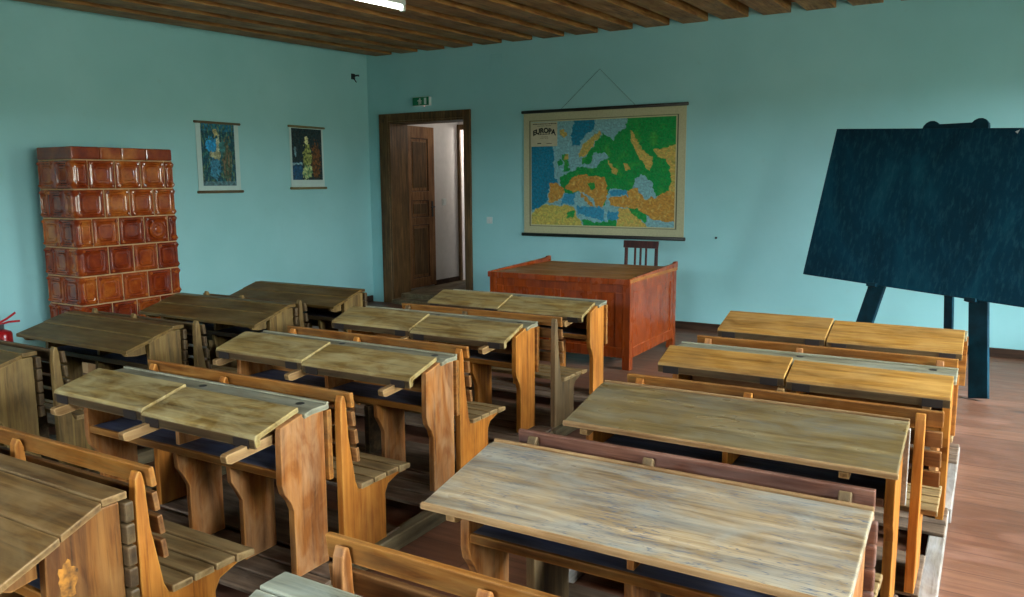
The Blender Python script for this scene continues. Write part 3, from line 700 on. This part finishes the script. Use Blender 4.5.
# ------------------------------------------------------------------ school benches
def bench_desk(label, x0, x1, yf, style, top, panel, rail, seat, bv=.90, nv=.36, nz=.66, modesty='board', edge=None, arms=(), modmat=None, runner=None, shelf=None, bl=.22, br=.12, inset=.055, ls=.125, lr=.032, pin=.045, bench=None, rz=.785, rx=None):
    """one two-seat school desk with its bench; x0..x1 the top, yf the far edge; bv where the back rest stands behind it"""
    w_ = x1-x0; t = empty('school_desk', (x0, yf, 0), label, 'school desk', group='two-seat school desks with attached benches')
    if x0 > 5.7: runner = M['greyrunner']
    runner = runner or M['runner']; modmat = modmat or rail; shelf = shelf or M['shelf']
    sl = lambda v: .75-(v-.09)*(.75-nz)/(nv-.09) if v > .09 else .75
    th = .022
    if style == 'lids':
        le = max(.130, ls+.005)
        MB().prism([(0, .75), (.09, .75), (le, sl(le)), (le, sl(le)-.020), (.09, .728), (0, .728)], 0, w_).build('desk_top', M['ledge'], t, bevel=.003)
        MB().box(.0, w_, -.014, .002, .7505, .758).build('ledge_strip', M['ledge'], t, bevel=.002)
        cx = w_*.47
        for i, (a, b, dz, dv) in enumerate(((-.015, cx-.008, .010, .0), (cx, w_-lr, .0, .006))):
            lo_ = ls+dv; hi_ = nv+dv; zl = sl(ls)+.006+dz; zh = nz+.006+dz
            L = MB().prism([(lo_, zl-.004), (lo_+.003, zl+.016), (hi_, zh+.012), (hi_+.006, zh-.004), (hi_, zh-.034), (hi_-.02, zh-.032), (hi_-.022, zh-.004)], a, b).build('lid', top, t, bevel=.003)
            e_ = MB().prism([(hi_-.004, zh-.038), (hi_-.004, zh-.002), (hi_+.0075, zh-.002), (hi_+.004, zh-.038)], a+.002, b-.002).build('lid_edging', M['rail_dark'], L)
            for hx in (a+.03, b-.11):
                tag(MB().prism([(hi_+.0070, zh-.036), (hi_+.0078, zh-.004), (hi_+.012, zh-.004), (hi_+.010, zh-.040)], hx, hx+.08).build('hinge', M['metal'], L), 'dark iron hinge plate')
        for hx in (w_*.475, w_-.10):
            tag(MB().tube([(hx, -.055, .7455), (hx, -.055, .7520)], .017, 14).build('inkwell_hole', M['ink'], t), 'dark round inkwell')
        pz = .26
    elif style == 'plain':
        MB().prism([(0, .752), (.04, .752), (nv, nz+.01), (nv, nz-.014), (.04, .728), (0, .728)], 0, w_).build('desk_top', top, t, bevel=.004)
        MB().box(0, w_, .0005, .012, .722, .760).build('far_edging', edge or M['edge'], t, bevel=.002)
        MB().prism([(nv+.0005, nz+.012), (nv+.010, nz+.008), (nv+.010, nz-.010), (nv+.0005, nz-.010)], -.004, w_+.004).build('near_edging', edge or M['edge'], t, bevel=.003)
        pz = .27
    else:                                              # three boards with stepped joints
        s2 = (.75-nz)/(nv-.08)
        bz = lambda v: .75-(v-.08)*s2 if v > .08 else .75
        for (a, b, d) in ((0, .076, .004), (.08, nv*.55, -.002), (nv*.55+.003, nv, -.006)):
            MB().prism([(a, bz(a)+d-.022), (a, bz(a)+d), (b, bz(b)+d), (b, bz(b)+d-.022)], 0 if a < .07 else -.004, w_ if a < .07 else w_+.004).build('top_board', top, t, bevel=.003)
        for x_ in (.04, w_-.075):
            MB().prism([(.24, bz(.24)-.03), (nv-.012, bz(nv-.012)-.03), (nv-.03, bz(nv)-.05), (.31, bz(.3)-.085), (.255, bz(.24)-.10), (.24, bz(.24)-.10)], x_, x_+.03).build('corbel', panel, t, bevel=.003)
        sl = bz; pz = .25
    # end panels and inner supports with the waisted front
    zt = lambda v: sl(v)-(.046 if style == 'lids' and v > .09 else .030)
    def side(x_, name, mat, thick=.032, d=0):
        pr = [(.018, .095), (.018, .725), (.085, .725)]+([(le+.001, .725), (le+.001, sl(le)-.002), (pz-.015, sl(pz-.015)-.002)] if style == 'lids' else [(pz-.015, zt(pz-.015))])+[ (pz-.01+d, .49), (pz-.02+d, .45), (pz-.05+d, .41), (pz-.065+d, .37), (pz-.065+d, .095)]
        MB().prism(pr, x_, x_+thick).build(name, mat, t, bevel=.003)
    side(w_-max(pin, .036), 'end_panel', panel); side(.035, 'end_panel', panel)
    for f_ in (.49, .74):
        pr = [(.018, .095), (.018, .515), (pz-.02, .515), (pz-.025, .44), (pz-.05, .40), (pz-.075, .35), (pz-.075, .095)]
        MB().prism(pr, w_*f_, w_*f_+.026).build('inner_support', panel, t, bevel=.003)
    MB().prism([(.018, .538), (.018, .70), (.10, .70), (pz-.04, zt(pz)-.005), (pz-.04, .538)], w_*.49, w_*.49+.022).build('divider', panel, t, bevel=.002)
    MB().box(.068, w_-.046, -(pz-.03), -.02, .516, .536).build('book_shelf', shelf, t, bevel=.002)
    MB().box(.068, w_-.046, -(pz-.014), -(pz-.03)-.0002, .508, .538).build('shelf_edging', rail, t, bevel=.003)
    # modesty panel on the far side
    if modesty == 'board':
        MB().box(-.005, w_+.005, -.016, .008, .44, .726).build('modesty_panel', modmat, t, bevel=.003)
    else:
        for i in range(5): MB().box(-.004, w_+.012, -.016, .012, .40+i*.066, .40+i*.066+.060).build('modesty_slat', modmat, t, bevel=.006)
    # pull-out arms under the lids
    for (x_, vv_) in arms:
        z_ = sl(pz)-.052
        pr = [(pz-.16, z_+.030), (pz-.16, z_-.008), (vv_-.02, z_-.036), (vv_, z_-.028), (vv_+.004, z_-.004), (vv_-.004, z_+.002)]
        if style == 'plain': pr = [(.2, z_+.02), (.2, z_-.01), (vv_-.02, z_-.028), (vv_, z_-.02), (vv_, z_+.0)]
        MB().prism(pr, x_, x_+.032).build('support_arm', M['arm'], t, bevel=.002)
    bench = bench or panel; dz_ = rz-.785
    # bench
    bx0, bx1 = bl, w_+br
    pe = [(bv+.058, .088), (bv+.058, .55), (bv+.056, .70), (bv+.052, .755), (bv+.042, .778), (bv+.03, .774), (bv+.022, .74), (bv+.014, .60), (bv-.02, .40), (bv-.035, .366), (bv-.315, .366), (bv-.305, .350), (bv-.225, .325), (bv-.205, .29), (bv-.205, .088)]
    for x_ in (bx0+.05, bx1-inset):
        MB().prism(pe, x_, x_+.034).build('bench_end', bench, t, bevel=.004)
    xm = (bx0+bx1)/2-.10
    MB().prism([(bv+.056, .41), (bv+.056, .70), (bv+.052, .755), (bv+.042, .775), (bv+.03, .768), (bv+.022, .74), (bv+.014, .60), (bv-.02, .41)], xm, xm+.034).build('middle_post', bench, t, bevel=.004)
    MB().box(xm, xm+.034, -(bv-.02), -(bv-.20), .088, .366).build('seat_support', M['rail_dark'], t, bevel=.003)
    for i in range(4):
        z1_ = rz-i*.078; a = bv+.004-.006*i-(.006 if i > 1 else 0); h_ = .060
        MB().prism([(a-.008, z1_-h_), (a+.010, z1_-h_-.001), (a+.018, z1_), (a, z1_+.001)], bx0, bx1).build('back_slat', rail if i == 0 else (M['rail_low'] if rail == M['rail'] else rail), t, bevel=.003)
    pv = bv-.355
    for i in range(4):
        a = pv+i*.083; zz = .368+(.0 if i else -.008)
        pr = [(a, zz), (a, zz+.022), (a+.074, zz+(.024 if i else .032)), (a+.074, zz)]
        MB().prism(pr, bx0-.005, bx1+.0).build('seat_slat', seat, t, bevel=.004)
    # foot frame
    rx = w_+.110 if rx is None else rx
    for x_ in (-.02, rx-.065): MB().box(x_, x_+.065, -(bv+.06), -.001, .001, .075).build('runner', runner, t, bevel=.005)
    for v_ in (.10, bv-.16): MB().box(.0455, rx-.0655, -v_-.035, -v_+.035, .012, .070).build('cross_bar', runner, t, bevel=.004)
    for v_ in (.02, .135, .25): MB().box(-.015, rx-.004, -v_-.10, -v_, .0755, .094).build('foot_board', M['foot'], t, bevel=.004)
    MB().box(bx0+.02, min(bx1-.04, rx-.004), -(bv+.055), -(bv-.32), .0755, .0875).build('foot_board', M['foot'], t, bevel=.003)
    return t

MX1 = 4.95
bench_desk('school desk with worn lids nearest the front of the big orange-brown desk', 3.52, 4.86, -3.15, 'lids', M['lid'], M['orange'], M['rail'], M['seat'], .94, .34, .675, arms=((1.17, .40),), bench=M['dull'])
bench_desk('second worn-lidded desk of the middle column, greyish lids, bright orange right side', 3.48, 4.85, -4.17, 'lids', M['lid'], M['orange'], M['rail'], M['seat'], .95, .34, .675, arms=((.60, .40), (1.20, .42)), bench=M['orange'])
bench_desk('third desk of the middle column with two yellowish worn lids and blue-grey ledge', 3.58, 4.95, -5.20, 'lids', M['lid'], M['brown'], M['rail'], M['seat'], .91, .34, .685, arms=((.0, .38), (.60, .43), (1.22, .44)), bench=M['orange'])
bench_desk('fourth desk of the middle column, lids slid forward over three protruding support arms', 3.72, 5.01, -6.19, 'lids', M['lid'], M['brown'], M['rail'], M['seat'], .865, .34, .690, arms=((.05, .40), (.63, .47), (1.19, .45)), bench=M['orange'])
corner = bench_desk('brown plank-topped desk in the bottom left corner with a yellow stain on its side', 3.91, 5.16, -7.17, 'boards', M['boardtop'], M['deepbrown'], M['rail'], M['seat'], .95, .36, .635, modesty='slats', modmat=M['rail_dark'], bench=M['orange'])
bench_desk('farthest dark desk of the left column, beside the wall below the pictures', 1.66, 2.86, -3.47, 'boards', M['darktop'], M['darkpanel'], M['rail_dark'], M['seat'], .78, .38, .665, modesty='slats', rz=.752)
bench_desk('dark plank-topped desk standing directly beside the tiled stove', 1.71, 2.95, -4.33, 'boards', M['darktop'], M['darkpanel'], M['rail_dark'], M['seat'], .88, .39, .665, modesty='slats', rz=.752)
bench_desk('dark desk of the left column in front of the stove, near the fire extinguisher', 1.83, 2.97, -5.29, 'boards', M['darktop'], M['darkpanel'], M['rail_dark'], M['seat'], .82, .40, .665, modesty='slats', rz=.752)
bench_desk('dark desk cut off by the left edge, partly behind the bottom left desk', 1.80, 2.97, -6.19, 'boards', M['darktop'], M['darkpanel'], M['rail_dark'], M['seat'], .90, .40, .665, modesty='slats', rz=.752)
bench_desk('school desk with orange-yellow lids nearest the blackboard easel', 5.82, 7.15, -3.27, 'lids', M['lid_yellow'], M['brown'], M['rail'], M['seat'], .985, .325, .680, bl=.07, br=-.015, inset=.09, rx=1.335, ls=.05, lr=.012, pin=.11)
bench_desk('second desk from the blackboard, golden yellow lids and grey-green ledge', 5.83, 7.14, -4.34, 'lids', M['lid_yellow'], M['orange'], M['rail'], M['seat'], .92, .325, .680, arms=((.58, .34), (1.19, .33)), bl=.07, br=-.015, inset=.09, rx=1.315, ls=.15, lr=.012)
bench_desk('desk with one smooth olive-brown plain top in the right column', 5.82, 7.02, -5.34, 'plain', M['plaintop'], M['orange'], M['rail_red'], M['seat'], .85, .385, .67, arms=((.06, .37), (1.02, .37)), bl=.07, br=-.015, inset=.09, rx=1.205, modmat=M['greyrunner'], bench=M['dull'])
bench_desk('largest nearest desk with a pale scratched top and blue-grey ink scribbles', 5.83, 7.01, -6.27, 'plain', M['scratchtop'], M['brown'], M['rail'], M['seat'], .86, .40, .67, modesty='slats', modmat=M['rail_red'], arms=((.07, .385),), bl=.07, br=-.015, inset=.09, rx=1.185)
bench_desk('grey plank-topped desk at the bottom edge, only a corner visible', 5.91, 7.08, -7.29, 'boards', M['greytop'], M['brown'], M['rail'], M['seat'], .95, .36, .66, modesty='slats', bl=.07, br=-.015, inset=.09, rx=1.195)

# yellow paint stain on the side of the corner desk
n_ = 26; cxs, czs = -.18, .565
pts = []
for k in range(n_):
    a = 2*math.pi*k/n_; r = .05*(.75+.45*noise.noise(Vector((math.cos(a)*2, math.sin(a)*2, 3))))
    pts.append((1.25-.045+.0324, cxs+r*.7*math.cos(a), czs+r*1.3*math.sin(a)))
M['stain'] = plain('yellow_paint_stain', (164, 104, 28), .6, noise_amt=.45, scale=40)
tag(MB().add(pts, [tuple(range(n_))]).build('paint_stain', M['stain'], corner), 'yellow paint stain')
